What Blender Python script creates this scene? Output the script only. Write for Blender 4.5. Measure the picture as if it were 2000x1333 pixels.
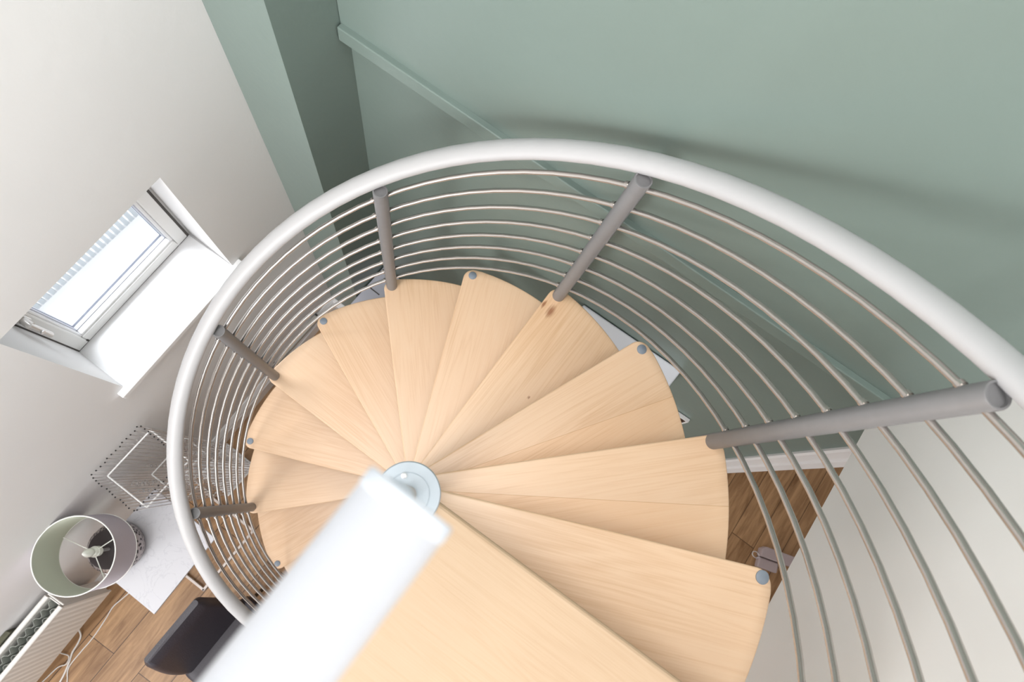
import bpy, bmesh, math, random
from mathutils import Vector, Matrix
random.seed(7)
PI = math.pi
S = bpy.context.scene
COL = S.collection
for o in list(bpy.data.objects): bpy.data.objects.remove(o)

# ---------------------------------------------------------------- camera, world, lights, exposure
F_PX = 1263.38
RIGHT = Vector((0.78857377, 0.59824995, 0.14229689)).normalized()
FWD = Vector((-0.02466873, 0.26198886, -0.96475556)).normalized()
UP = RIGHT.cross(FWD).normalized()
RIGHT = FWD.cross(UP).normalized()
CAM = Vector((0.02543, -0.00012, 1.10721))
cd = bpy.data.cameras.new('camera'); cam = bpy.data.objects.new('camera', cd); COL.objects.link(cam)
cd.sensor_fit = 'HORIZONTAL'; cd.sensor_width = 36.0; cd.lens = 36.0*F_PX/2000.0
cd.clip_start = 0.02; cd.clip_end = 100
m = Matrix((RIGHT, UP, -FWD)).transposed().to_4x4(); m.translation = CAM
cam.matrix_world = m
cd.dof.use_dof = True; cd.dof.focus_distance = 1.8; cd.dof.aperture_fstop = 5.0
S.camera = cam

w = bpy.data.worlds.new('world'); S.world = w; w.use_nodes = True
bg = w.node_tree.nodes['Background']
bg.inputs[0].default_value = (0.975, 0.985, 1.0, 1); bg.inputs[1].default_value = 1.1

def area(name, loc, target, sx, sy, power, col=(1, 1, 1)):
    l = bpy.data.lights.new(name, 'AREA'); l.shape = 'RECTANGLE'; l.size = sx; l.size_y = sy
    l.energy = power; l.color = col
    o = bpy.data.objects.new(name, l); COL.objects.link(o); o.location = loc
    o.rotation_euler = (Vector(target)-Vector(loc)).to_track_quat('-Z', 'Y').to_euler()
    return o
area('skylight', (-0.1, -0.3, 4.2), (-0.05, 0.1, 0), 1.5, 1.5, 92, (1.0, 0.99, 0.97))
area('back_fill_light', (-0.35, -4.0, 0.6), (-0.1, 0.6, -0.7), 2.6, 2.6, 62, (1.0, 0.985, 0.965))  # unseen broad light added to face the green wall and graze the sides
area('side_fill_light', (-0.75, -2.9, 0.75), (0.9, 0.5, -0.2), 1.3, 1.3, 80, (1.0, 0.99, 0.98))  # fill added to brighten the white right wall, no known window here
area('landing_fill_light', (2.1, -2.9, 0.95), (-1.1, 0.0, -0.4), 1.5, 1.5, 62, (1.0, 0.99, 0.975))  # matching fill added on the other side to lift the cream left wall
area('lower_fill_light', (-0.2, -3.4, -1.1), (-1.1, -0.7, -2.0), 1.4, 1.2, 17, (1.0, 0.985, 0.965))  # low fill added for the dim wall around the table lamp
area('sky_outside_window', (-3.4, -0.1, 1.3), (-1.7, -0.07, -2.2), 2.4, 2.4, 300, (0.97, 0.985, 1.0))
S.view_settings.view_transform = 'Standard'; S.view_settings.look = 'None'
S.view_settings.exposure = 0.07; S.view_settings.gamma = 1.0; S.view_settings.use_curve_mapping = False

# ---------------------------------------------------------------- materials
def lin(c):
    return tuple(((x/255)/12.92 if x/255 <= 0.04045 else ((x/255+0.055)/1.055)**2.4) for x in c)+(1,)
def mat(name, rgb, rough=0.5, metal=0.0, bump=0.0, bscale=60, var=0.0, vscale=3.0, spec=0.5, **kw):
    M = bpy.data.materials.new(name); M.use_nodes = True; nt = M.node_tree; b = nt.nodes['Principled BSDF']
    c = lin(rgb); b.inputs['Base Color'].default_value = c
    b.inputs['Roughness'].default_value = rough; b.inputs['Metallic'].default_value = metal
    b.inputs['Specular IOR Level'].default_value = spec
    tc = nt.nodes.new('ShaderNodeTexCoord')
    if var > 0:
        n = nt.nodes.new('ShaderNodeTexNoise'); n.inputs['Scale'].default_value = vscale; n.inputs['Detail'].default_value = 4
        nt.links.new(tc.outputs['Object'], n.inputs['Vector'])
        r = nt.nodes.new('ShaderNodeValToRGB'); r.color_ramp.elements[0].position = 0.3; r.color_ramp.elements[1].position = 0.7
        r.color_ramp.elements[0].color = tuple(x*(1-var) for x in c[:3])+(1,)
        r.color_ramp.elements[1].color = tuple(min(1, x*(1+var)) for x in c[:3])+(1,)
        nt.links.new(n.outputs['Fac'], r.inputs['Fac']); nt.links.new(r.outputs['Color'], b.inputs['Base Color'])
    if bump > 0:
        n = nt.nodes.new('ShaderNodeTexNoise'); n.inputs['Scale'].default_value = bscale; n.inputs['Detail'].default_value = 3
        nt.links.new(tc.outputs['Object'], n.inputs['Vector'])
        bp = nt.nodes.new('ShaderNodeBump'); bp.inputs['Strength'].default_value = bump; bp.inputs['Distance'].default_value = 0.01
        nt.links.new(n.outputs['Fac'], bp.inputs['Height']); nt.links.new(bp.outputs['Normal'], b.inputs['Normal'])
    return M

SLOPE = 0.19
def wood(name, base, dark, light, rough=0.34, seam=None, knots=(), gscale=1.0, coat=0.3):
    """glued board: grain runs along local X; seam = y positions where a new stave begins"""
    M = bpy.data.materials.new(name); M.use_nodes = True; nt = M.node_tree; N = nt.nodes; L = nt.links
    b = N['Principled BSDF']; b.inputs['Roughness'].default_value = rough
    b.inputs['Coat Weight'].default_value = coat; b.inputs['Coat Roughness'].default_value = 0.32
    tc = N.new('ShaderNodeTexCoord'); oi = N.new('ShaderNodeObjectInfo')
    off = N.new('ShaderNodeVectorMath'); off.operation = 'SCALE'; L.new(oi.outputs['Random'], off.inputs['Scale']); off.inputs[0].default_value = (17, 31, 0)
    add = N.new('ShaderNodeVectorMath'); add.operation = 'ADD'; L.new(tc.outputs['Object'], add.inputs[0]); L.new(off.outputs[0], add.inputs[1])
    sep = N.new('ShaderNodeSeparateXYZ'); L.new(tc.outputs['Object'], sep.inputs[0])
    def math_(op, a, bb=None):
        n = N.new('ShaderNodeMath'); n.operation = op
        for i, v in enumerate((a, bb)):
            if v is None: continue
            if isinstance(v, (int, float)): n.inputs[i].default_value = v
            else: L.new(v, n.inputs[i])
        return n.outputs[0]
    # stave index (glue lines run slightly towards the column)
    seamco = math_('ADD', sep.outputs['Y'], math_('MULTIPLY', sep.outputs['X'], SLOPE))
    st = None
    for s in (seam or ()):
        g = math_('LESS_THAN', seamco, s)
        st = g if st is None else math_('ADD', st, g)
    stv = math_('MULTIPLY', st, 7.3) if st is not None else None
    cmb = N.new('ShaderNodeCombineXYZ')
    if stv is not None: L.new(stv, cmb.inputs[0]); L.new(stv, cmb.inputs[1])
    add2 = N.new('ShaderNodeVectorMath'); add2.operation = 'ADD'; L.new(add.outputs[0], add2.inputs[0]); L.new(cmb.outputs[0], add2.inputs[1])
    # cathedral grain
    mp = N.new('ShaderNodeMapping'); mp.inputs['Scale'].default_value = (0.8*gscale, 13*gscale, 1); L.new(add2.outputs[0], mp.inputs[0])
    n1 = N.new('ShaderNodeTexNoise'); n1.inputs['Scale'].default_value = 1.0; n1.inputs['Detail'].default_value = 2.0; n1.inputs['Distortion'].default_value = 0.6; L.new(mp.outputs[0], n1.inputs['Vector'])
    rings = math_('FRACT', math_('MULTIPLY', n1.outputs['Fac'], 9.0))
    tri = math_('ABSOLUTE', math_('SUBTRACT', rings, 0.5))
    mp2 = N.new('ShaderNodeMapping'); mp2.inputs['Scale'].default_value = (6*gscale, 260*gscale, 1); L.new(add2.outputs[0], mp2.inputs[0])
    n2 = N.new('ShaderNodeTexNoise'); n2.inputs['Scale'].default_value = 1.0; n2.inputs['Detail'].default_value = 3.0; L.new(mp2.outputs[0], n2.inputs['Vector'])
    n3 = N.new('ShaderNodeTexNoise'); n3.inputs['Scale'].default_value = 1.6; n3.inputs['Detail'].default_value = 1.0; L.new(add2.outputs[0], n3.inputs['Vector'])
    v = math_('ADD', math_('MULTIPLY', tri, 0.26), math_('ADD', math_('MULTIPLY', n2.outputs['Fac'], 0.45), math_('MULTIPLY', n3.outputs['Fac'], 0.75)))
    rp = N.new('ShaderNodeValToRGB'); e = rp.color_ramp.elements
    e[0].position = 0.42; e[0].color = lin(dark); e[1].position = 1.0; e[1].color = lin(light)
    mid = rp.color_ramp.elements.new(0.66); mid.color = lin(base)
    L.new(v, rp.inputs['Fac']); col = rp.outputs['Color']
    if st is not None:
        mx = N.new('ShaderNodeMixRGB'); mx.blend_type = 'MULTIPLY'; mx.inputs[2].default_value = (1.0, 0.955, 0.90, 1)
        L.new(math_('MODULO', st, 2.0), mx.inputs[0]); L.new(col, mx.inputs[1]); col = mx.outputs[0]
        for s in seam:
            d = math_('LESS_THAN', math_('ABSOLUTE', math_('SUBTRACT', seamco, s)), 0.0009)
            mx = N.new('ShaderNodeMixRGB'); mx.blend_type = 'MULTIPLY'; mx.inputs[2].default_value = (0.84, 0.76, 0.66, 1)
            L.new(d, mx.inputs[0]); L.new(col, mx.inputs[1]); col = mx.outputs[0]
    for (kx, ky, kr) in knots:
        vd = N.new('ShaderNodeVectorMath'); vd.operation = 'SUBTRACT'; L.new(tc.outputs['Object'], vd.inputs[0]); vd.inputs[1].default_value = (kx, ky, 0)
        sc = N.new('ShaderNodeVectorMath'); sc.operation = 'MULTIPLY'; L.new(vd.outputs[0], sc.inputs[0]); sc.inputs[1].default_value = (0.55, 1, 0)
        ln = N.new('ShaderNodeVectorMath'); ln.operation = 'LENGTH'; L.new(sc.outputs[0], ln.inputs[0])
        wob = math_('ADD', ln.outputs['Value'], math_('MULTIPLY', math_('SUBTRACT', n2.outputs['Fac'], 0.5), kr*1.6))
        mr = N.new('ShaderNodeMapRange'); L.new(wob, mr.inputs['Value']); mr.inputs['From Min'].default_value = kr*0.25; mr.inputs['From Max'].default_value = kr
        mr.inputs['To Min'].default_value = 1; mr.inputs['To Max'].default_value = 0
        mx = N.new('ShaderNodeMixRGB'); mx.blend_type = 'MIX'; mx.inputs[2].default_value = lin((142, 86, 48))
        L.new(math_('MULTIPLY', mr.outputs[0], 0.85), mx.inputs[0]); L.new(col, mx.inputs[1]); col = mx.outputs[0]
    L.new(col, b.inputs['Base Color'])
    bp = N.new('ShaderNodeBump'); bp.inputs['Strength'].default_value = 0.05; bp.inputs['Distance'].default_value = 0.002
    L.new(n2.outputs['Fac'], bp.inputs['Height']); L.new(bp.outputs['Normal'], b.inputs['Normal'])
    return M

def floor_mat():
    M = bpy.data.materials.new('oak_boards'); M.use_nodes = True; nt = M.node_tree; N = nt.nodes; L = nt.links
    b = N['Principled BSDF']; b.inputs['Roughness'].default_value = 0.42
    tc = N.new('ShaderNodeTexCoord')
    rot = N.new('ShaderNodeMapping'); rot.inputs['Rotation'].default_value = (0, 0, -math.radians(91)); rot.inputs['Location'].default_value = (0.35, -0.60, 0)
    L.new(tc.outputs['Object'], rot.inputs[0])
    br = N.new('ShaderNodeTexBrick'); br.offset = 0.37; br.offset_frequency = 2
    br.inputs['Scale'].default_value = 1.0; br.inputs['Brick Width'].default_value = 1.35; br.inputs['Row Height'].default_value = 0.176
    br.inputs['Mortar Size'].default_value = 0.0022; br.inputs['Mortar Smooth'].default_value = 0.2; br.inputs['Bias'].default_value = 0.0
    br.inputs['Color1'].default_value = (0, 0, 0, 1); br.inputs['Color2'].default_value = (1, 1, 1, 1); br.inputs['Mortar'].default_value = (0.5, 0.5, 0.5, 1)
    L.new(rot.outputs[0], br.inputs['Vector'])
    mp = N.new('ShaderNodeMapping'); mp.inputs['Scale'].default_value = (1.6, 14, 1); L.new(rot.outputs[0], mp.inputs[0])
    sc = N.new('ShaderNodeVectorMath'); sc.operation = 'SCALE'; sc.inputs['Scale'].default_value = 5.0; L.new(br.outputs['Color'], sc.inputs[0])
    ad = N.new('ShaderNodeVectorMath'); ad.operation = 'ADD'; L.new(mp.outputs[0], ad.inputs[0]); L.new(sc.outputs[0], ad.inputs[1])
    n1 = N.new('ShaderNodeTexNoise'); n1.inputs['Scale'].default_value = 1.6; n1.inputs['Detail'].default_value = 6; n1.inputs['Roughness'].default_value = 0.65; n1.inputs['Distortion'].default_value = 0.8; L.new(ad.outputs[0], n1.inputs['Vector'])
    rp = N.new('ShaderNodeValToRGB'); e = rp.color_ramp.elements
    e[0].position = 0.3; e[0].color = lin((118, 82, 48)); e[1].position = 0.72; e[1].color = lin((190, 150, 108))
    L.new(n1.outputs['Fac'], rp.inputs['Fac'])
    mx = N.new('ShaderNodeMixRGB'); mx.blend_type = 'MULTIPLY'; mx.inputs[2].default_value = (0.12, 0.08, 0.05, 1)
    L.new(br.outputs['Fac'], mx.inputs[0]); L.new(rp.outputs[0], mx.inputs[1]); L.new(mx.outputs[0], b.inputs['Base Color'])
    return M

def marble_mat():
    M = bpy.data.materials.new('marble'); M.use_nodes = True; nt = M.node_tree; N = nt.nodes; L = nt.links
    b = N['Principled BSDF']; b.inputs['Roughness'].default_value = 0.3
    tc = N.new('ShaderNodeTexCoord'); n = N.new('ShaderNodeTexNoise'); n.inputs['Scale'].default_value = 6; n.inputs['Detail'].default_value = 8; n.inputs['Distortion'].default_value = 2.2
    L.new(tc.outputs['Object'], n.inputs['Vector'])
    rp = N.new('ShaderNodeValToRGB'); e = rp.color_ramp.elements
    e[0].position = 0.485; e[0].color = lin((206, 206, 212)); e[1].position = 0.515; e[1].color = lin((206, 206, 212))
    x = rp.color_ramp.elements.new(0.5); x.color = lin((194, 194, 201))
    L.new(n.outputs['Fac'], rp.inputs['Fac']); L.new(rp.outputs[0], b.inputs['Base Color'])
    return M

def perforated_mat():
    M = bpy.data.materials.new('woven_metal'); M.use_nodes = True; nt = M.node_tree; N = nt.nodes; L = nt.links
    b = N['Principled BSDF']; b.inputs['Roughness'].default_value = 0.3; b.inputs['Metallic'].default_value = 0.6
    tc = N.new('ShaderNodeTexCoord'); v = N.new('ShaderNodeTexVoronoi'); v.inputs['Scale'].default_value = 75
    L.new(tc.outputs['Object'], v.inputs['Vector'])
    rp = N.new('ShaderNodeValToRGB'); e = rp.color_ramp.elements
    e[0].position = 0.30; e[0].color = lin((38, 30, 32)); e[1].position = 0.55; e[1].color = lin((176, 166, 164))
    L.new(v.outputs['Distance'], rp.inputs['Fac']); L.new(rp.outputs[0], b.inputs['Base Color'])
    return M

def wall_paint(name, rgb, rough=0.55, var=0.02):
    return mat(name, rgb, rough, bump=0.06, bscale=28, var=var, vscale=1.4, spec=0.4)

M = {
 'green': wall_paint('green_paint', (119, 134, 128), 0.36, 0.03),
 'white_wall': wall_paint('white_wall_paint', (246, 244, 242), 0.7),
 'cream': wall_paint('cream_wall_paint', (231, 230, 230), 0.6),
 'gloss_white': mat('gloss_white', (240, 240, 241), 0.25),
 'upvc': mat('upvc_white', (233, 233, 231), 0.3),
 'gasket': mat('rubber_gasket', (70, 66, 62), 0.7),
 'baluster': mat('grey_lacquer', (126, 125, 126), 0.4, metal=0.15, var=0.03, vscale=30),
 'steel': mat('brushed_steel', (192, 186, 181), 0.27, metal=0.9),
 'rail': mat('handrail_white', (180, 179, 180), 0.4),
 'landing_rail': mat('landing_rail_white', (188, 190, 196), 0.32),
 'hub': mat('hub_grey', (168, 178, 186), 0.38),
 'cap': mat('bolt_cap_grey', (128, 138, 150), 0.45, var=0.05, vscale=90),
 'tread': wood('beech', (229, 195, 161), (216, 177, 139), (233, 203, 172), seam=None),
 'tread_seam': wood('beech_glued', (229, 195, 161), (216, 177, 139), (233, 203, 172), seam=(-0.016,)),
 'tread_knot': wood('beech_knotty', (229, 195, 160), (215, 176, 136), (233, 203, 172), seam=None, knots=((0.706, 0.022, 0.010), (0.700, -0.012, 0.017), (0.43, -0.125, 0.004))),
 'landing': wood('birch_landing', (192, 165, 136), (185, 156, 126), (198, 173, 146), gscale=1.8, rough=0.6, coat=0.0, knots=((0.285, -0.36, 0.003), (0.10, -0.055, 0.003))),
 'oak': floor_mat(), 'marble': marble_mat(), 'woven': perforated_mat(),
 'shade_out': mat('lavender_fabric', (206, 200, 210), 0.9, bump=0.1, bscale=400),
 'shade_in': mat('cream_lining', (205, 210, 196), 0.8),
 'dark_brown': mat('dark_bronze', (44, 34, 36), 0.45),
 'bulb': mat('opal_bulb', (240, 240, 236), 0.25),
 'black_leather': mat('black_leatherette', (50, 46, 54), 0.42, bump=0.15, bscale=220),
 'black_metal': mat('black_metal', (24, 24, 26), 0.4, metal=0.5),
 'radiator': mat('radiator_enamel', (228, 226, 222), 0.35),
 'fin': mat('radiator_fin', (190, 194, 188), 0.45),
 'chrome': mat('chrome_wire', (228, 227, 228), 0.25, metal=0.55),
 'wire_white': mat('white_wire', (238, 238, 238), 0.35),
 'black_tip': mat('black_tip', (30, 28, 30), 0.5),
 'cable': mat('white_cable', (226, 222, 218), 0.5),
 'blush': mat('blush_metal', (228, 218, 212), 0.35),
 'white_sky_tint': mat('white_plastic_sky_tint', (230, 234, 243), 0.3),  # white box; blue of the reflected window sky is put into the colour
 'lavender': mat('cool_grey_laminate', (205, 207, 220), 0.4),
 'olive': mat('olive_cloth', (92, 92, 76), 0.9, var=0.15, vscale=60),
 'case': mat('grey_case', (176, 160, 160), 0.45),
 'photo': mat('dark_print', (60, 40, 34), 0.4, var=0.9, vscale=60),
 'paving': mat('pale_paving', (225, 225, 225), 0.9, var=0.04),
 'fence': mat('grey_fence', (176, 184, 189), 0.8),
 'seal': mat('grey_seal', (196, 198, 208), 0.5),
 'cap_white': mat('cap_white', (205, 210, 218), 0.4),
 'strip': mat('grey_strip', (176, 174, 168), 0.5),
 'handle': mat('pale_metal_handle', (214, 210, 206), 0.28, metal=0.3),
}
def glass():
    G = bpy.data.materials.new('window_glass'); G.use_nodes = True; nt = G.node_tree; N = nt.nodes
    N.remove(N['Principled BSDF']); out = N['Material Output']
    tr = N.new('ShaderNodeBsdfTransparent'); tr.inputs[0].default_value = (0.97, 0.985, 1, 1)
    gl = N.new('ShaderNodeBsdfGlossy'); gl.inputs['Roughness'].default_value = 0.03
    mx = N.new('ShaderNodeMixShader'); mx.inputs[0].default_value = 0.05
    nt.links.new(tr.outputs[0], mx.inputs[1]); nt.links.new(gl.outputs[0], mx.inputs[2]); nt.links.new(mx.outputs[0], out.inputs[0])
    return G
M['glass'] = glass()

# ---------------------------------------------------------------- mesh helpers
def link(name, bm, material, parent=None, loc=None, rz=None, smooth=None, bevel=0, seg=2):
    me = bpy.data.meshes.new(name)
    bmesh.ops.recalc_face_normals(bm, faces=bm.faces)
    if smooth is not None:
        for f in bm.faces: f.smooth = True
        for e in bm.edges:
            if len(e.link_faces) == 2 and e.calc_face_angle(0) > math.radians(smooth): e.smooth = False
    bm.to_mesh(me); bm.free(); me.materials.append(material)
    o = bpy.data.objects.new(name, me); COL.objects.link(o)
    if parent: o.parent = parent
    if loc: o.location = loc
    if rz is not None: o.rotation_euler = (0, 0, rz)
    if bevel:
        md = o.modifiers.new('bevel', 'BEVEL'); md.width = bevel; md.segments = seg; md.limit_method = 'ANGLE'; md.angle_limit = math.radians(50)
    return o
def bx(bm, x0, x1, y0, y1, z0, z1):
    v = [bm.verts.new(p) for p in ((x0,y0,z0),(x1,y0,z0),(x1,y1,z0),(x0,y1,z0),(x0,y0,z1),(x1,y0,z1),(x1,y1,z1),(x0,y1,z1))]
    for f in ((0,3,2,1),(4,5,6,7),(0,1,5,4),(1,2,6,5),(2,3,7,6),(3,0,4,7)): bm.faces.new([v[i] for i in f])
def prism(bm, pts, z0, z1):
    a = [bm.verts.new((x, y, z0)) for x, y in pts]; b = [bm.verts.new((x, y, z1)) for x, y in pts]
    bm.faces.new(a[::-1]); bm.faces.new(b); n = len(pts)
    for i in range(n): bm.faces.new((a[i], a[(i+1) % n], b[(i+1) % n], b[i]))
def hexa(bm, P):
    v = [bm.verts.new(p) for p in P]
    for f in ((0,3,2,1),(4,5,6,7),(0,1,5,4),(1,2,6,5),(2,3,7,6),(3,0,4,7)): bm.faces.new([v[i] for i in f])
def tube(bm, pts, r, n=10, cap=True, rr=None, upv=None, closed=False):
    """sweep a round (or oval: rr=(a,b) with b along upv) section"""
    pts = [Vector(p) for p in pts]; rings = []; N = len(pts); prev = None
    for i, p in enumerate(pts):
        if closed: t = pts[(i+1) % N]-pts[i-1]
        else: t = (pts[min(i+1, N-1)]-pts[max(i-1, 0)])
        t.normalize()
        if upv is not None: u = Vector(upv)
        elif prev is not None: u = prev
        else: u = Vector((0, 0, 1)) if abs(t.z) < 0.9 else Vector((1, 0, 0))
        s = t.cross(u).normalized(); u = s.cross(t).normalized(); prev = u
        a, b = (rr if rr else (r, r))
        rings.append([bm.verts.new(p+s*math.cos(2*PI*k/n)*a+u*math.sin(2*PI*k/n)*b) for k in range(n)])
    for i in range(N if closed else N-1):
        A, B = rings[i], rings[(i+1) % N]
        for k in range(n): bm.faces.new((A[k], A[(k+1) % n], B[(k+1) % n], B[k]))
    if cap and not closed: bm.faces.new(rings[0][::-1]); bm.faces.new(rings[-1])
def lathe(bm, prof, n=48, c=(0, 0, 0), closed=False):
    rings = []
    for r, z in prof: rings.append([bm.verts.new((c[0]+r*math.cos(2*PI*k/n), c[1]+r*math.sin(2*PI*k/n), c[2]+z)) for k in range(n)])
    L_ = len(rings)
    for i in range(L_ if closed else L_-1):
        A, B = rings[i], rings[(i+1) % L_]
        for k in range(n): bm.faces.new((A[k], A[(k+1) % n], B[(k+1) % n], B[k]))
    if not closed: bm.faces.new(rings[0][::-1]); bm.faces.new(rings[-1])
def sphere(bm, c, r, seg=10):
    bmesh.ops.create_uvsphere(bm, u_segments=seg, v_segments=max(6, seg//2+2), radius=r, matrix=Matrix.Translation(c))
def tag(o, label=None, cat=None, group=None, kind=None):
    if label: o['label'] = label
    if cat: o['category'] = cat
    if group: o['group'] = group
    if kind: o['kind'] = kind
    return o
def empty(name, loc, label, cat, group=None):
    o = bpy.data.objects.new(name, None); COL.objects.link(o); o.location = loc; o.empty_display_size = 0.05
    return tag(o, label, cat, group)
def struct(name, bm, m_, label, cat, **kw):
    return tag(link(name, bm, m_, **kw), label, cat, kind='structure')

# ---------------------------------------------------------------- setting
ZF = -3.095; ZT = 2.2
YAW = math.radians(2.5)
def xl(y): return -1.145-math.tan(YAW)*(y-0.6)              # inner face of the left wall
def yg(x): return 0.795+0.063*(x+0.888)              # face of the green wall
ZC = -0.528                                          # underside of the upper floor

bm = bmesh.new(); bx(bm, -1.6, 3.6, -3.6, 2.6, ZF-0.1, ZF)
struct('floor', bm, M['oak'], 'oak plank floor of the lower room', 'floor')

# left wall with window opening
WY0, WY1, WZ0, WZ1 = -0.375, 0.242, -1.542, -0.762
bm = bmesh.new()
def lw(y0, y1, z0, z1):
    T = 0.24
    hexa(bm, [(xl(y0)-T, y0, z0), (xl(y0), y0, z0), (xl(y1), y1, z0), (xl(y1)-T, y1, z0), (xl(y0)-T, y0, z1), (xl(y0), y0, z1), (xl(y1), y1, z1), (xl(y1)-T, y1, z1)])
lw(-3.6, WY0, ZF, ZT); lw(WY1, 1.3, ZF, ZT); lw(WY0, WY1, ZF, WZ0); lw(WY0, WY1, WZ1, ZT)
struct('wall_left', bm, M['cream'], 'tall cream wall holding the small window', 'wall')

# corner pillar between left wall and green wall
bm = bmesh.new(); prism(bm, [(xl(0.60)-0.02, 0.602), (-0.892, 0.608), (-0.892, 1.1), (-1.25, 1.1)], ZF, ZT)
struct('wall_corner', bm, M['green'], 'green boxed-out corner pillar beside the cream wall', 'wall')

bm = bmesh.new(); prism(bm, [(-0.89, yg(-0.89)+0.018), (0.91, yg(0.91)+0.018), (0.91, yg(0.91)+0.3), (-0.89, yg(-0.89)+0.3)], -0.455, ZT)
struct('wall_back_upper', bm, M['green'], 'upper part of the sage green stairwell wall above the ledge trim', 'wall')
bm = bmesh.new()
a_, b_, c_, d_ = 0.0, 0.012, -0.416, -0.468
def trim_pt(x, off, z): return (x, yg(x)+off, z)
hexa(bm, [trim_pt(-0.888, 0, d_), trim_pt(0.905, 0, d_), trim_pt(0.905, 0.05, d_), trim_pt(-0.888, 0.05, d_), trim_pt(-0.888, 0, c_), trim_pt(0.905, 0, c_), trim_pt(0.905, 0.05, c_), trim_pt(-0.888, 0.05, c_)])
struct('trim_1', bm, M['green'], 'green ledge trim running along the green wall behind the handrail', 'trim', bevel=0.003)
# lower green wall, ending at a door opening
def YW(x): return yg(x)+0.045
bm = bmesh.new(); prism(bm, [(-0.92, YW(-0.92)), (1.14, YW(1.14)), (1.14, YW(1.14)+0.14), (-0.92, YW(-0.92)+0.14)], ZF, -0.46)
struct('wall_back', bm, M['green'], 'lower green wall in shade behind the stair', 'wall')
door = tag(bpy.data.objects.new('door_1', None), 'white moulded door casing at the end of the shaded green wall', 'door frame', kind='structure')
COL.objects.link(door); door.location = (1.11, YW(1.11), ZF)
bm = bmesh.new(); prof = [(1.066, 0), (1.066, 0.010), (1.074, 0.016), (1.092, 0.016), (1.098, 0.011), (1.116, 0.011), (1.122, 0.019), (1.150, 0.021), (1.156, 0.014), (1.156, 0)]
prism(bm, [(x-1.11, YW(x)-o-YW(1.11)) for x, o in prof], 0, -0.53-ZF)
link('casing', bm, M['gloss_white'], door, smooth=25)
bm = bmesh.new(); prism(bm, [(1.14-1.11, YW(1.14)-YW(1.11)), (1.152-1.11, YW(1.152)-YW(1.11)), (1.152-1.11, YW(1.152)+0.14-YW(1.11)), (1.14-1.11, YW(1.14)+0.14-YW(1.11))], 0, -0.53-ZF)
link('jamb', bm, M['gloss_white'], door)
bm = bmesh.new(); bx(bm, 0.9, 3.6, 2.5, 2.6, ZF, ZC)
struct('wall_next_room', bm, M['cream'], 'far wall of the room beyond the white door casing', 'wall')

def base_profile(bm, a, b, n, h=0.13):
    """skirting from a to b (xy), n = direction into the room"""
    P = [(0.030, 0), (0.030, h-0.05), (0.024, h-0.042), (0.024, h-0.028), (0.014, h-0.012), (0.006, h), (0, h), (0, 0)]
    ra = [bm.verts.new((a[0]+n[0]*o, a[1]+n[1]*o, ZF+z)) for o, z in P]; rb = [bm.verts.new((b[0]+n[0]*o, b[1]+n[1]*o, ZF+z)) for o, z in P]
    bm.faces.new(ra); bm.faces.new(rb[::-1])
    for i in range(len(P)): bm.faces.new((ra[i], rb[i], rb[(i+1) % len(P)], ra[(i+1) % len(P)]))
bm = bmesh.new(); base_profile(bm, (xl(-3.5), -3.5), (xl(0.6), 0.6), (1, 0), 0.165)
struct('baseboard_left', bm, M['gloss_white'], 'white moulded skirting along the cream wall', 'baseboard')
bm = bmesh.new(); base_profile(bm, (xl(0.6)+0.02, 0.606), (-0.892, 0.608), (0, -1), 0.165)
struct('baseboard_pillar', bm, M['gloss_white'], 'short white skirting around the foot of the green corner pillar', 'baseboard')

# white stairwell wall on the right, its bottom edge hanging over the lower room
def xr(y): return 0.916-0.03*(y-0.2)-0.0
bm = bmesh.new(); prism(bm, [(0.935, -1.2), (xr(0.87), 0.95), (1.1, 1.2), (1.15, -1.2)], ZC, ZT)
struct('wall_right', bm, M['white_wall'], 'plain white stairwell wall on the right behind the rods', 'wall')
bm = bmesh.new(); prism(bm, [(1.12, -3.6), (3.6, -3.6), (3.6, 2.6), (1.0, 2.6), (1.0, 1.1)], ZC, ZC+0.25)
struct('ceiling', bm, M['white_wall'], 'ceiling over the far part of the lower room', 'ceiling')
bm = bmesh.new(); bx(bm, 0.06, 3.6, -3.6, -0.86, ZC, -0.045)
struct('ceiling_landing', bm, M['white_wall'], 'floor slab carrying the landing board', 'ceiling')
bm = bmesh.new(); bx(bm, 3.5, 3.6, -3.6, 2.6, ZF, ZC)
struct('wall_far', bm, M['cream'], 'end wall of the lower room hidden beyond the white wall', 'wall')

# outside of the window
bm = bmesh.new(); bx(bm, -9, -1.45, -5, 5, -3.3, -3.2)
struct('ground', bm, M['paving'], 'bright pale paving outside the window', 'ground')
fe = empty('garden_fence', (-2.56, 0, -3.2), 'grey slatted fence standing outside on the pale paving beyond the window', 'fence')
for i in range(60):
    bm = bmesh.new(); bx(bm, -0.012, 0.012, -0.0145, 0.0145, 0, 0.9)
    o = link('slat', bm, M['fence'], fe, loc=(0, -1.25+i*0.041, 0))

for z in (0.12, 0.72):
    bm = bmesh.new(); bx(bm, -0.04, -0.012, -1.27, 1.2, z, z+0.06); link('fence_rail', bm, M['fence'], fe)

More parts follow.
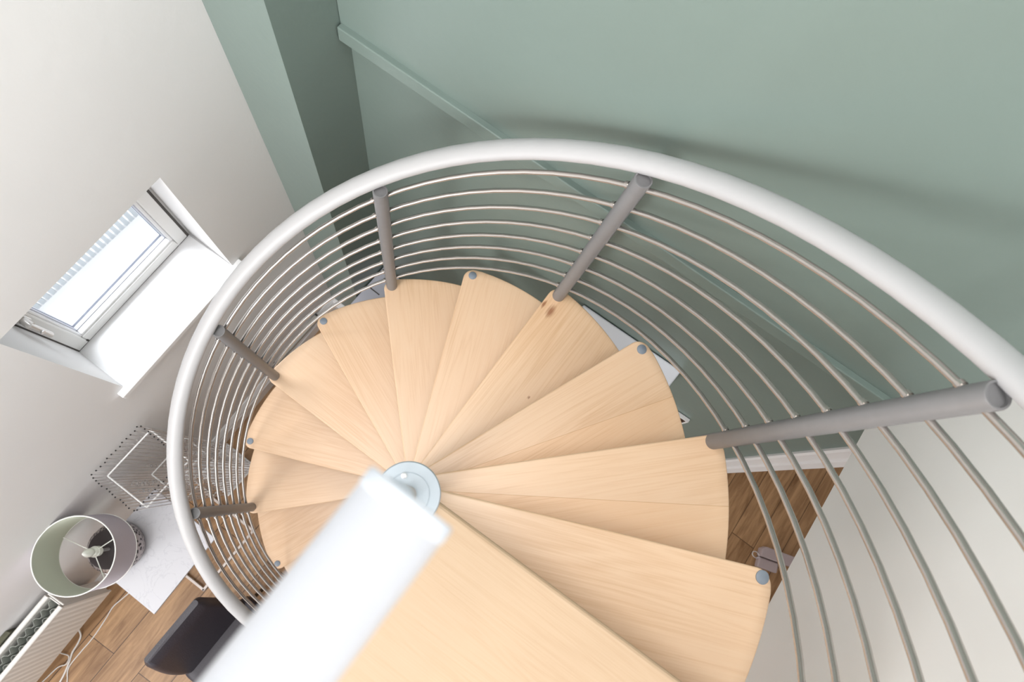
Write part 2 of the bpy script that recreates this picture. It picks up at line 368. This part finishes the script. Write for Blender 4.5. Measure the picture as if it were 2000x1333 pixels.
# ---------------------------------------------------------------- window
XF = -0.214                                          # frame depth behind the wall face, window built in wall coordinates
win = tag(bpy.data.objects.new('window_1', None), 'small white window deep set in the cream wall', 'window', kind='structure')
COL.objects.link(win); win.location = (xl(-0.07), -0.07, WZ0); win.rotation_euler = (0, 0, YAW)
def wbox(name, m_, x0, x1, y0, y1, z0, z1, par=win, bev=0.003):
    bm = bmesh.new(); bx(bm, x0, x1, y0, y1, z0, z1); return link(name, bm, m_, par, bevel=bev)
def ring(name, m_, x0, x1, y0, y1, z0, z1, t, par=win, bev=0.003):
    bm = bmesh.new()
    bx(bm, x0, x1, y0, y0+t, z0, z1); bx(bm, x0, x1, y1-t, y1, z0, z1); bx(bm, x0, x1, y0+t, y1-t, z0, z0+t); bx(bm, x0, x1, y0+t, y1-t, z1-t, z1)
    bmesh.ops.remove_doubles(bm, verts=bm.verts, dist=1e-5)
    return link(name, bm, m_, par, bevel=bev)
fy0, fy1, fz0, fz1 = -0.304, 0.312, 0.010, 0.778
ring('frame', M['upvc'], XF-0.06, XF-0.012, fy0-0.02, fy1+0.02, fz0-0.02, fz1+0.02, 0.055)
ring('gasket', M['gasket'], XF-0.03, XF-0.0008, fy0+0.001, fy1-0.001, fz0+0.004, fz1-0.004, 0.02, bev=0)
sash = ring('sash', M['upvc'], XF-0.055, XF, fy0+0.010, fy1-0.007, fz0+0.004, fz1-0.010, 0.052, bev=0.006)
ring('glazing_bead', M['gloss_white'], XF-0.045, XF-0.008, fy0+0.057, fy1-0.057, fz0+0.054, fz1-0.060, 0.013, bev=0.004)
ring('glazing_seal', M['seal'], XF-0.044, XF-0.030, fy0+0.068, fy1-0.068, fz0+0.065, fz1-0.07, 0.006, bev=0)
ring('spacer_bar', M['seal'], XF-0.064, XF-0.052, fy0+0.060, fy1-0.060, fz0+0.058, fz1-0.06, 0.016, bev=0)
wbox('pane', M['glass'], XF-0.046, XF-0.042, fy0+0.058, fy1-0.058, fz0+0.056, fz1-0.06, bev=0)
h_ = empty('handle', (0.0, 0, 0), None, None); h_.parent = win
bm = bmesh.new(); bx(bm, XF, XF+0.012, fy0+0.022, fy0+0.052, 0.40, 0.47)
hp = link('handle_plate', bm, M['handle'], h_, bevel=0.004)
bm = bmesh.new(); tube(bm, [(XF+0.01, fy0+0.037, 0.435), (XF+0.045, fy0+0.037, 0.435)], 0.013, 14)
tube(bm, [(XF+0.043, fy0+0.037, 0.447), (XF+0.045, fy0+0.037, 0.40), (XF+0.045, fy0+0.037, 0.32)], 0.0105, 12)
link('handle_lever', bm, M['handle'], h_, smooth=40)
bm = bmesh.new(); tube(bm, [(XF+0.054, fy0+0.037, 0.385), (XF+0.060, fy0+0.037, 0.385)], 0.0075, 12)
link('lock_barrel', bm, M['chrome'], h_)
# reveal lining and sill board
bm = bmesh.new()
prism(bm, [(XF-0.01, -0.305), (0.0, -0.305), (0.0, -0.338), (0.030, -0.338), (0.030, 0.350), (0.0, 0.350), (0.0, 0.312), (XF-0.01, 0.312)], -0.018, 0.012)
sl = link('sill_board', bm, M['gloss_white'], win, bevel=0.004)
sl.location = (0, 0, 0)

# ---------------------------------------------------------------- spiral staircase
DTH = math.radians(22.46); H = 0.22142; R0 = 0.76; HB = 0.825; NT = 13
stair = empty('spiral_staircase', (0, 0, ZF), 'open spiral staircase of pale beech treads with grey balusters and steel rods', 'staircase')
def P(o): o.parent = stair; o.location = o.location-Vector((0, 0, ZF)); return o

def tread_pts(k):
    y0, y1 = (0.002, 0.018) if k == 1 else (0.012, 0.018) if k == 2 else (0.014, 0.031)
    pts = []
    for i in range(9):                                   # inner round
        a = PI*0.5+PI*i/8; pts.append((0.034*math.cos(a), 0.034*math.sin(a)))
    a_end = -DTH-math.radians(7)
    pts[0] = (0.0, y0-0.002); pts[1] = (-0.014, y0-0.004); pts[2] = (-0.026, 0.0)
    del pts[3]
    pts.append((0.735*math.cos(a_end), 0.735*math.sin(a_end)))
    for i in range(5):
        t = i/4; c0 = (0.755*math.cos(a_end), 0.755*math.sin(a_end))
        pts.append((0.745*math.cos(a_end)+(0.785*math.cos(a_end+0.03)-0.745*math.cos(a_end))*t, 0.745*math.sin(a_end)+(0.785*math.sin(a_end+0.03)-0.745*math.sin(a_end))*t))
    for i in range(20):
        a = a_end+0.035+(-0.035-(a_end+0.035))*i/19; pts.append((0.786*math.cos(a), 0.786*math.sin(a)))
    cx, cy, rc = 0.748, y1-0.037, 0.036
    for i in range(8):
        a = math.radians(8)+(PI/2-math.radians(8))*i/7; pts.append((cx+rc*math.cos(a), cy+rc*math.sin(a)))
    pts.append((0.4, y0+(y1-y0)*0.5)); pts.append((0.10, y0))
    return pts
def helix(k, off, r=R0):
    a = k*DTH; return (r*math.cos(a), r*math.sin(a), -k*H+off)
TH = 0.036
cap_me = None
for k in range(1, NT+1):
    bm = bmesh.new(); prism(bm, tread_pts(k), -TH, 0)
    mt = M['tread_knot'] if k == 4 else M['tread_seam'] if k in (2, 3) else M['tread']
    t = P(link('tread', bm, mt, loc=(0, 0, -k*H), rz=k*DTH, bevel=0.004, seg=3))
    if k == 4: t['label'] = 'beech tread with a brown knot at its corner'
    if k % 2 == 1:
        bm = bmesh.new(); lathe(bm, [(0.0142, -0.0), (0.0145, 0.001), (0.0145, 0.0022), (0.013, 0.0032)], 32)
        c = link('bolt_cap', bm, M['cap'], t, loc=(R0, 0, 0), smooth=50)
        bm = bmesh.new(); tube(bm, [(0, 0, -TH), (0, 0, -H)], 0.014, 20)
        c = link('spacer_tube', bm, M['baluster'], t, loc=(R0, 0, 0), smooth=50)
# column, hub
HX, HY = 0.0195, -0.0145
bm = bmesh.new(); tube(bm, [(HX, HY, ZF), (HX, HY, -0.002)], 0.046, 40)
P(link('central_column', bm, M['hub'], smooth=50))
bm = bmesh.new(); lathe(bm, [(0.0525, -0.012), (0.0535, -0.008), (0.0535, 0.002), (0.0515, 0.005), (0.036, 0.0052), (0.0355, 0.0046), (0.0345, 0.0046), (0.034, 0.0056), (0.0, 0.0056)][:-1], 64, (HX, HY, 0.004))
hub = P(link('hub_plate', bm, M['hub'], smooth=35))
bm = bmesh.new(); lathe(bm, [(0.005, 0), (0.005, 0.0012), (0.003, 0.002)], 20, (HX-0.024, HY+0.019, 0.0095))
sc_ = link('screw', bm, M['chrome'], hub, smooth=40)
bm = bmesh.new(); tube(bm, [(HX, HY, 0.0), (HX, HY, 0.775)], 0.0135, 24)
P(link('newel_post', bm, M['hub'], smooth=50))
# landing
bm = bmesh.new(); prism(bm, [(0.030, 0.006), (0.88, 0.030), (0.90, -1.30), (0.030, -1.30)], -0.042, 0)
P(link('landing_board', bm, M['landing'], bevel=0.008, seg=3))
# landing guard rail: thick white tube whose end sits on the newel
bm = bmesh.new(); tube(bm, [(0.0262, -0.012, 0.792), (0.0262, -1.35, 0.792)], 0.0237, 64)
lr = P(link('landing_rail', bm, M['landing_rail'], smooth=50)); lr['label'] = 'thick white tube rail close to the viewer'
bm = bmesh.new(); pr = [(0.023, 0), (0.0243, 0.001), (0.0243, 0.008), (0.0235, 0.0095)]
lathe(bm, pr, 64)
for v in bm.verts: v.co = Vector((0.0262+v.co.x, -0.0135+v.co.z*1.0, 0.792+v.co.y))
link('rail_end_cap', bm, M['cap_white'], lr, smooth=35)
bm = bmesh.new(); tube(bm, [(0.0262, -1.1, 0), (0.0262, -1.1, 0.79)], 0.017, 20)
P(link('baluster', bm, M['baluster'], smooth=50))
# balusters with ferrules
offs = [0.092+0.0995*i for i in range(8)]
fer = None
for k in range(0, NT+1, 2):
    x, y, z = helix(k, 0)
    bm = bmesh.new()
    prof = [(0.0205, -H+0.0), (0.0205, HB-0.003), (0.0195, HB), (0.0165, HB), (0.016, HB-0.006)]
    lathe(bm, prof, 32)
    b_ = P(link('baluster', bm, M['baluster'], loc=(x, y, z), rz=k*DTH, smooth=35))
    for of in offs:
        if fer is None:
            bm = bmesh.new(); 
            for s in (1,):
                sl_ = -H/(R0*DTH)
                tube(bm, [(0, s*0.0185, s*0.0185*sl_), (0, s*0.0245, s*0.0245*sl_)], 0.0085, 16)
            fo = link('ferrule', bm, M['steel'], b_, loc=(0, 0, of), smooth=50); fer = fo.data
        else:
            fo = bpy.data.objects.new('ferrule', fer); COL.objects.link(fo); fo.parent = b_; fo.location = (0, 0, of)
# rods
for of in offs:
    bm = bmesh.new(); tube(bm, [helix(k*0.2, of) for k in range(0, int(NT*5)+1)], 0.0064, 12)
    P(link('rod', bm, M['steel'], smooth=60))
# handrail
bm = bmesh.new(); tube(bm, [helix(k*0.2-0.4, HB+0.02, 0.790) for k in range(0, int(NT*5)+3)], 0, 32, rr=(0.0265, 0.021), upv=(0, 0, 1))
hr = P(link('handrail', bm, M['rail'], smooth=60)); hr['label'] = 'white oval handrail sweeping around the stair'

# ---------------------------------------------------------------- side table (C-shaped) with marble top
TZ = -2.345
tb = empty('side_table', (-0.78, -0.97, ZF), 'small side table with pale marble top and thin blush metal base', 'table')
def T(name, bm, m_, par, **kw):
    o = link(name, bm, m_, par, **kw); o.location = -Vector(par.location); return o
bm = bmesh.new(); prism(bm, [(-0.985, -1.178), (-0.585, -1.182), (-0.600, -0.766), (-0.985, -0.762)], TZ-0.018, TZ)
T('tabletop', bm, M['marble'], tb, bevel=0.002)
bm = bmesh.new()
for y in (-1.185, -0.775):
    bx(bm, -0.97, -0.585, y-0.0, y+0.014, ZF+0.001, ZF+0.022)
bx(bm, -0.597, -0.583, -1.185, -0.761, ZF+0.001, ZF+0.022)
T('base_frame', bm, M['blush'], tb, bevel=0.002)
for y in (-1.183, -0.777):
    bm = bmesh.new(); bx(bm, -0.975, -0.958, y, y+0.016, ZF, TZ-0.018)
    T('leg', bm, M['blush'], tb, bevel=0.002)

# ---------------------------------------------------------------- table lamp
LX, LY = -0.915, -1.047
lp = empty('table_lamp', (LX, LY, TZ), 'table lamp with lavender grey drum shade and dark woven base on the marble table', 'lamp')
bm = bmesh.new(); lathe(bm, [(0.085, 0.0), (0.112, 0.02), (0.118, 0.06), (0.108, 0.10), (0.085, 0.125)], 56)
bs = link('base', bm, M['woven'], lp, smooth=40)
bm = bmesh.new(); lathe(bm, [(0.086, 0.122), (0.09, 0.127), (0.03, 0.131), (0.014, 0.133)], 40)
link('base_lid', bm, M['dark_brown'], lp, smooth=30)
bm = bmesh.new(); tube(bm, [(0, 0, 0.13), (0, 0, 0.225)], 0.007, 14); link('stem', bm, M['chrome'], lp, smooth=50)
bm = bmesh.new(); lathe(bm, [(0.010, 0.225), (0.022, 0.235), (0.022, 0.275), (0.017, 0.29)], 24); link('bulb_holder', bm, M['bulb'], lp, smooth=40)
bm = bmesh.new(); lathe(bm, [(0.012, 0.29), (0.019, 0.31), (0.0175, 0.335), (0.009, 0.36), (0.002, 0.372)], 24); link('bulb', bm, M['bulb'], lp, smooth=60)
SH0, SH1, SR = 0.235, 0.445, 0.158
bm = bmesh.new(); lathe(bm, [(SR-0.0015, SH0), (SR, SH0), (SR, SH1), (SR-0.0015, SH1)], 72, closed=True)
shd = link('lamp_shade', bm, M['shade_out'], lp, smooth=40)
bm = bmesh.new(); lathe(bm, [(SR-0.0018, SH0+0.002), (SR-0.0016, SH0+0.002), (SR-0.0016, SH1-0.002), (SR-0.0018, SH1-0.002)], 72, closed=True)
link('shade_lining', bm, M['shade_in'], shd, smooth=40)
for z in (SH0, SH1):
    bm = bmesh.new(); tube(bm, [(SR*math.cos(a*PI/36), SR*math.sin(a*PI/36), z) for a in range(72)], 0.0028, 8, closed=True)
    link('shade_ring', bm, M['bulb'], shd, smooth=60)
bm = bmesh.new()
for a in (75, 195, 330):
    a = math.radians(a); tube(bm, [(0.018*math.cos(a), 0.018*math.sin(a), SH0+0.035), (SR*math.cos(a), SR*math.sin(a), SH0+0.01)], 0.0022, 8)
tube(bm, [(0.021*math.cos(a*PI/12), 0.021*math.sin(a*PI/12), SH0+0.035) for a in range(24)], 0.003, 8, closed=True)
link('shade_spider', bm, M['bulb'], shd, smooth=60)

# ---------------------------------------------------------------- wire rod tower
tw = empty('wire_floor_basket', (-0.97, -0.63, ZF), 'tall open basket of upright chrome rods with black tips standing by the cream wall', 'basket')
ZTOP = -1.855
top = [(-1.076, -0.50), (-1.076, -0.772), (-0.838, -0.772), (-0.838, -0.50)]
bot = [(-1.055, -0.485), (-1.055, -0.700), (-0.845, -0.700), (-0.845, -0.485)]
def lerp(a, b, t): return tuple(a[i]+(b[i]-a[i])*t for i in range(len(a)))
tot = ZTOP-ZF
def corner(i, z):
    t = (z-ZF)/tot; q = lerp(bot[i % 4], top[i % 4], t); return (q[0], q[1], z)
fi = 0
for s in range(4):
    n = 13
    for j in range(n):
        if s in (1, 3) and False: continue
        t = (j+0.5)/n
        zt = ZTOP-0.015*((j*7+s*3) % 4)/3.0
        a = lerp(corner(s, ZF+0.015), corner(s+1, ZF+0.015), t); b = lerp(corner(s, zt), corner(s+1, zt), t)
        bm = bmesh.new(); tube(bm, [a, b], 0.0021, 6)
        rd = T('rod', bm, M['chrome'], tw, smooth=60)
        bm = bmesh.new(); sphere(bm, b, 0.0038, 8); o = link('rod_tip', bm, M['black_tip'], rd, smooth=60)
for z in (-1.975, -2.40, -2.82):
    bm = bmesh.new(); q = [Vector(corner(i, z)) for i in range(4)]
    q = [Vector((p.x+(0.008 if p.x < -0.95 else -0.008), p.y+(0.008 if p.y < -0.62 else -0.008), p.z)) for p in q]
    for i in range(4): tube(bm, [q[i], q[(i+1) % 4]], 0.0036, 8)
    T('hoop', bm, M['wire_white'], tw)
rnd = random.Random(3)
for g in range(14):                                     # twisted wire spirals bound to the rods
    s = g % 4; t = rnd.uniform(0.1, 0.9); z0 = ZF+0.05+rnd.random()*0.45; z1 = z0+rnd.uniform(0.35, 0.65)
    pts = []
    for i in range(60):
        z = z0+(min(z1, ZTOP-0.08)-z0)*i/59; c = lerp(corner(s, z), corner(s+1, z), t); a = i*1.25
        pts.append((c[0]+0.009*math.cos(a), c[1]+0.009*math.sin(a), z))
    bm = bmesh.new(); tube(bm, pts, 0.0016, 5); T('wire_spiral', bm, M['chrome'], tw, smooth=60)
bm = bmesh.new(); bx(bm, -1.06, -0.838, -0.708, -0.478, ZF+0.001, ZF+0.016)
T('base_plate', bm, M['gloss_white'], tw, bevel=0.003)
bm = bmesh.new(); bx(bm, -1.045, -0.853, -0.693, -0.493, ZF+0.016, ZF+0.019)
T('mirror_plate', bm, M['chrome'], tw)

# ---------------------------------------------------------------- dining chair seen from above
ch = empty('dining_chair', (-0.25, -1.16, ZF), 'black leatherette chair with padded back beside the marble side table', 'chair')
def loft(bm, secs, cap=True):
    rings = [[bm.verts.new(p) for p in s] for s in secs]; n = len(rings[0])
    for A, B in zip(rings, rings[1:]):
        for k in range(n): bm.faces.new((A[k], A[(k+1) % n], B[(k+1) % n], B[k]))
    if cap: bm.faces.new(rings[0][::-1]); bm.faces.new(rings[-1])
def slab(cx, cy0, cy1, z, th, rake, ease=0.03):
    """one horizontal section of a padded back: rounded rectangle in plan"""
    pts = []; w2 = th/2
    for (sx, sy) in ((1, 1), (-1, 1), (-1, -1), (1, -1)):
        base = {(1,1):0,(-1,1):90,(-1,-1):180,(1,-1):270}[(sx, sy)]
        r = min(ease, w2*0.95)
        ccx = cx+sx*(w2-r); ccy = (cy1-r) if sy > 0 else (cy0+r)
        for i in range(5):
            a = math.radians(base+90*i/4); pts.append((ccx+r*math.cos(a), ccy+r*math.sin(a), z))
    return pts
bm = bmesh.new(); secs = []
for i in range(15):
    t = i/14; z = -2.205-0.50*t
    x = -0.452+0.135*t+0.01*math.sin(t*PI)
    gr = 0.0 if t > 0.06 else (1-t/0.06)
    y0 = -1.312-0.085*math.sin(min(1, t*1.15)*PI/2); y1 = -0.972-0.015*t+0.012*math.sin(t*PI)
    secs.append(slab(x, y0+0.012*gr, y1-0.012*gr, z, 0.062-0.034*gr, 0))
loft(bm, secs)
T('backrest', bm, M['black_leather'], ch, smooth=50)
bm = bmesh.new(); secs = []
for z, e in ((-2.72, 0.01), (-2.715, 0.0), (-2.66, 0.0), (-2.645, 0.006), (-2.638, 0.02)):
    secs.append([(p[0], p[1], z) for p in slab(-0.12, -1.415+e, -0.955-e, z, 0.46-2*e, 0, 0.05)])
loft(bm, secs); T('seat', bm, M['black_leather'], ch, smooth=50)
for sx in (-0.31, 0.07):
    for sy in (-1.38, -0.99):
        bm = bmesh.new(); tube(bm, [(sx, sy, -2.70), (sx*1.05, sy+(0.01 if sy > -1.2 else -0.01), ZF)], 0.011, 12)
        T('leg', bm, M['black_metal'], ch, smooth=50)

# ---------------------------------------------------------------- radiator
rdr = empty('radiator', (-0.95, -1.405, ZF), 'white double panel radiator on the cream wall with grey fins showing through its top', 'radiator')
RY0, RY1, RZ0, RZ1 = -2.35, -1.405, -2.905, -2.40
def rp(name, x0, x1):
    bm = bmesh.new(); n = 28; zs = [(RZ0, 0.7), (RZ0+0.03, 1), (RZ1-0.03, 1), (RZ1, 1)]
    # ribbed steel panel
    pts = []
    for i in range(n*4+1):
        y = RY1-(RY1-RY0)*i/(n*4); d = (0.0, 0.0022, 0.0022, 0.0)[i % 4]; pts.append((y, d))
    F = [[bm.verts.new((x1+(d if 0 < j < 3 else 0), y, z)) for (y, d) in pts] for j, (z, s) in enumerate(zs)]
    for A, B in zip(F, F[1:]):
        for i in range(len(pts)-1): bm.faces.new((A[i], A[i+1], B[i+1], B[i]))
    bx(bm, x0, x1-0.0005, RY0, RY1, RZ0, RZ1)
    return T(name, bm, M['radiator'], rdr, smooth=30)
rp('front_panel', -0.962, -0.950); rp('back_panel', -1.041, -1.030)
for x in (-0.956, -1.036):
    bm = bmesh.new(); tube(bm, [(x, RY0, RZ1), (x, RY1, RZ1)], 0.0115, 16); T('top_channel', bm, M['radiator'], rdr, smooth=50)
for x in (-0.972, -1.022):
    bm = bmesh.new(); s = 0.82 if x < -1 else -0.82; prev = None; A = []; B = []
    n = 76
    for i in range(n):
        y = RY1-0.02-(RY1-RY0-0.04)*i/n; d = 0 if (i//1) % 4 in (0, 1) else 0.022
        A.append(bm.verts.new((x+s*d, y, RZ0+0.03))); B.append(bm.verts.new((x+s*d, y, RZ1-0.03)))
    for i in range(n-1): bm.faces.new((A[i], A[i+1], B[i+1], B[i]))
    o = T('convector_fin', bm, M['fin'], rdr); md = o.modifiers.new('s', 'SOLIDIFY'); md.thickness = 0.0012
bm = bmesh.new(); bx(bm, -1.03, -0.962, RY1-0.006, RY1, RZ0+0.02, RZ1-0.01); T('end_panel', bm, M['radiator'], rdr, bevel=0.002)
bm = bmesh.new(); tube(bm, [(-1.038, RY1+0.012, RZ1+0.004), (-0.95, RY1+0.012, RZ1+0.004)], 0.004, 8); T('top_grille_bar', bm, M['radiator'], rdr)
for y in (RY1-0.15, RY0+0.15):
    bm = bmesh.new(); bx(bm, -1.052, -1.036, y-0.015, y+0.015, RZ0+0.05, RZ1-0.08); T('wall_bracket', bm, M['radiator'], rdr)
bm = bmesh.new(); tube(bm, [(-1.01, RY1-0.02, RZ0+0.02), (-1.01, RY1-0.02, ZF)], 0.008, 12); T('pipe', bm, M['radiator'], rdr, smooth=50)
RSHIFT = Vector((0.012, 0.0, 0.035)); rdr.rotation_euler = (0, 0, YAW); rdr.location = Vector((-0.938, -1.400, ZF))
for c in rdr.children: c.location = c.location+Vector((0, 0, 0.035 if not c.name.startswith('pipe') else 0))
# cloth between radiator and wall
bm = bmesh.new(); n = 10; A = []
secs = []
for i in range(n+1):
    y = -1.60-0.5*i/n; xw = xl(y); wv = 0.003*math.sin(i*1.9)
    secs.append([(xl(y)+0.002, y, -2.55), (xl(y)+0.014, y, -2.55), (xl(y)+0.018, y, -2.35+wv), (xl(y)+0.002, y, -2.335+wv*2)])
loft(bm, secs); tag(link('folded_cloth', bm, M['olive'], smooth=40), 'dark olive cloth tucked between the radiator and the cream wall', 'cloth')

# ---------------------------------------------------------------- cables
def cable(pts, r=0.0028, label='', extra=6):
    P_ = [Vector(p) for p in pts]; out = []
    for i in range(len(P_)-1):
        p0, p1, p2, p3 = P_[max(i-1, 0)], P_[i], P_[i+1], P_[min(i+2, len(P_)-1)]
        for j in range(extra):
            t = j/extra
            out.append(0.5*((2*p1)+(p2-p0)*t+(2*p0-5*p1+4*p2-p3)*t*t+(3*p1-p0-3*p2+p3)*t**3))
    out.append(P_[-1])
    bm = bmesh.new(); tube(bm, out, r, 8); return tag(link('cable', bm, M['cable'], smooth=60), label, 'cable')
zc = ZF+0.004
cable([(-0.87, -1.20, zc), (-0.911, -1.457, zc), (-0.923, -1.534, zc), (-0.91, -1.601, zc), (-0.897, -1.681, zc), (-0.892, -1.743, zc), (-0.892, -1.80, zc), (-0.884, -1.90, zc), (-0.83, -1.97, zc), (-0.80, -2.1, zc)], 0.0032, 'long white cable running along the floor from under the side table')
cable([(-1.00, -1.70, zc+0.05), (-0.955, -1.735, zc+0.01), (-0.937, -1.775, zc+0.002), (-0.925, -1.83, zc+0.002), (-0.903, -1.875, zc+0.002), (-0.872, -1.96, zc+0.002), (-0.845, -2.10, zc+0.002)], 0.0048, 'thicker white cable looping out beneath the radiator')
cable([(-1.0, -1.86, zc+0.04), (-0.965, -1.862, zc+0.01), (-0.925, -1.852, zc+0.008), (-0.905, -1.885, zc+0.014), (-0.93, -1.925, zc+0.006), (-0.94, -2.0, zc), (-0.95, -2.1, zc)], 0.0032, 'thin white cable coiled against the foot of the radiator')

# ---------------------------------------------------------------- things on and by the back wall
bxm = empty('wall_cabinet', (0.28, yg(0.28)+0.045, -1.43), 'white wall box, its colour tinted with sky reflection, fixed to the shaded green wall, peeping past the treads', 'box')
bm = bmesh.new(); Y = lambda x: yg(x)+0.042+0.0
Xa, Xb = 0.093, 0.535
hexa(bm, [(Xa, Y(Xa)-0.075, -1.43), (Xb, Y(Xb)-0.075, -1.43), (Xb, Y(Xb), -1.43), (Xa, Y(Xa), -1.43), (Xa, Y(Xa)-0.075, -1.180), (Xb, Y(Xb)-0.075, -1.180), (Xb, Y(Xb), -1.158), (Xa, Y(Xa), -1.158)])
T('body', bm, M['white_sky_tint'], bxm, bevel=0.006)
bm = bmesh.new(); hexa(bm, [(Xa+0.02, Y(Xa)-0.081, -1.41), (Xb-0.02, Y(Xb)-0.081, -1.41), (Xb-0.02, Y(Xb)-0.074, -1.41), (Xa+0.02, Y(Xa)-0.074, -1.41), (Xa+0.02, Y(Xa)-0.081, -1.205), (Xb-0.02, Y(Xb)-0.081, -1.205), (Xb-0.02, Y(Xb)-0.074, -1.205), (Xa+0.02, Y(Xa)-0.074, -1.205)])
T('door', bm, M['white_sky_tint'], bxm, bevel=0.003)

pf = empty('picture_frame', (0.70, 0.93, -1.5), 'small dark picture in a thin pale frame on the shaded green wall', 'picture')
fx1 = 0.778; fz1_ = -1.575
bm = bmesh.new()
def fr(x0, x1, z0, z1, o0, o1): hexa(bm, [(x0, Y(x0)-o1, z0), (x1, Y(x1)-o1, z0), (x1, Y(x1)-o0, z0), (x0, Y(x0)-o0, z0), (x0, Y(x0)-o1, z1), (x1, Y(x1)-o1, z1), (x1, Y(x1)-o0, z1), (x0, Y(x0)-o0, z1)])
fr(0.56, fx1, fz1_-0.008, fz1_, 0, 0.016); fr(0.56, fx1, fz1_-0.20, fz1_-0.192, 0, 0.016); fr(0.56, 0.568, fz1_-0.192, fz1_-0.008, 0, 0.016); fr(fx1-0.008, fx1, fz1_-0.192, fz1_-0.008, 0, 0.016)
T('frame', bm, M['gloss_white'], pf)
bm = bmesh.new(); fr(0.568, fx1-0.008, fz1_-0.192, fz1_-0.008, 0, 0.014); T('print', bm, M['photo'], pf)

sb = empty('slim_cabinet', (-0.8, 0.70, ZF), 'slim cool grey cabinet standing in the corner between pillar and green wall', 'cabinet')
bm = bmesh.new(); prism(bm, [(-0.884, 0.56), (-0.70, 0.56), (-0.775, 0.832), (-0.884, 0.832)], ZF, -2.42); T('body', bm, M['lavender'], sb, bevel=0.002)
bm = bmesh.new(); prism(bm, [(-0.886, 0.555), (-0.69, 0.555), (-0.77, 0.835), (-0.886, 0.835)], -2.42, -2.40); T('top', bm, M['lavender'], sb, bevel=0.002)
bm = bmesh.new(); bx(bm, -0.865, -0.80, 0.690, 0.696, -2.4005, -2.399); T('finger_groove', bm, M['gasket'], sb)

ts = empty('wall_trunking', (-1.14, 0.25, ZF+0.2), 'grey trunking strip with black ends low on the cream wall', 'trunking')
bm = bmesh.new(); bx(bm, xl(0.25)-0.005, xl(0.25)+0.03, 0.07, 0.44, -2.915, -2.885); T('channel', bm, M['strip'], ts, bevel=0.002)
for y in (0.06, 0.44):
    bm = bmesh.new(); bx(bm, xl(0.25)-0.004, xl(0.25)+0.032, y, y+0.012, -2.917, -2.883); T('end_clip', bm, M['black_tip'], ts)

cs = empty('storage_case', (2.2, 1.03, ZF), 'grey pink plastic case with metal ring on the dark floor under the white wall', 'case')
ang = math.radians(18)
def cp(u, v): return (2.165+u*math.cos(ang)-v*math.sin(ang), 1.045+u*math.sin(ang)+v*math.cos(ang))
bm = bmesh.new(); prism(bm, [cp(-0.11, 0.0), cp(-0.11, 0.05), cp(-0.08, 0.07), cp(0.40, 0.07), cp(0.40, 0.0)], ZF, ZF+0.06)
T('body', bm, M['case'], cs, bevel=0.006)
bm = bmesh.new(); prism(bm, [cp(-0.11, -0.07), cp(-0.11, -0.004), cp(0.03, -0.004), cp(0.03, -0.07)], ZF, ZF+0.045)
T('latch', bm, M['case'], cs, bevel=0.008)
bm = bmesh.new(); c0 = cp(-0.13, 0.0); tube(bm, [(c0[0]+0.025*math.cos(a*PI/12), c0[1]+0.018*math.sin(a*PI/12), ZF+0.03) for a in range(24)], 0.003, 8, closed=True)
T('ring', bm, M['chrome'], cs, smooth=60)
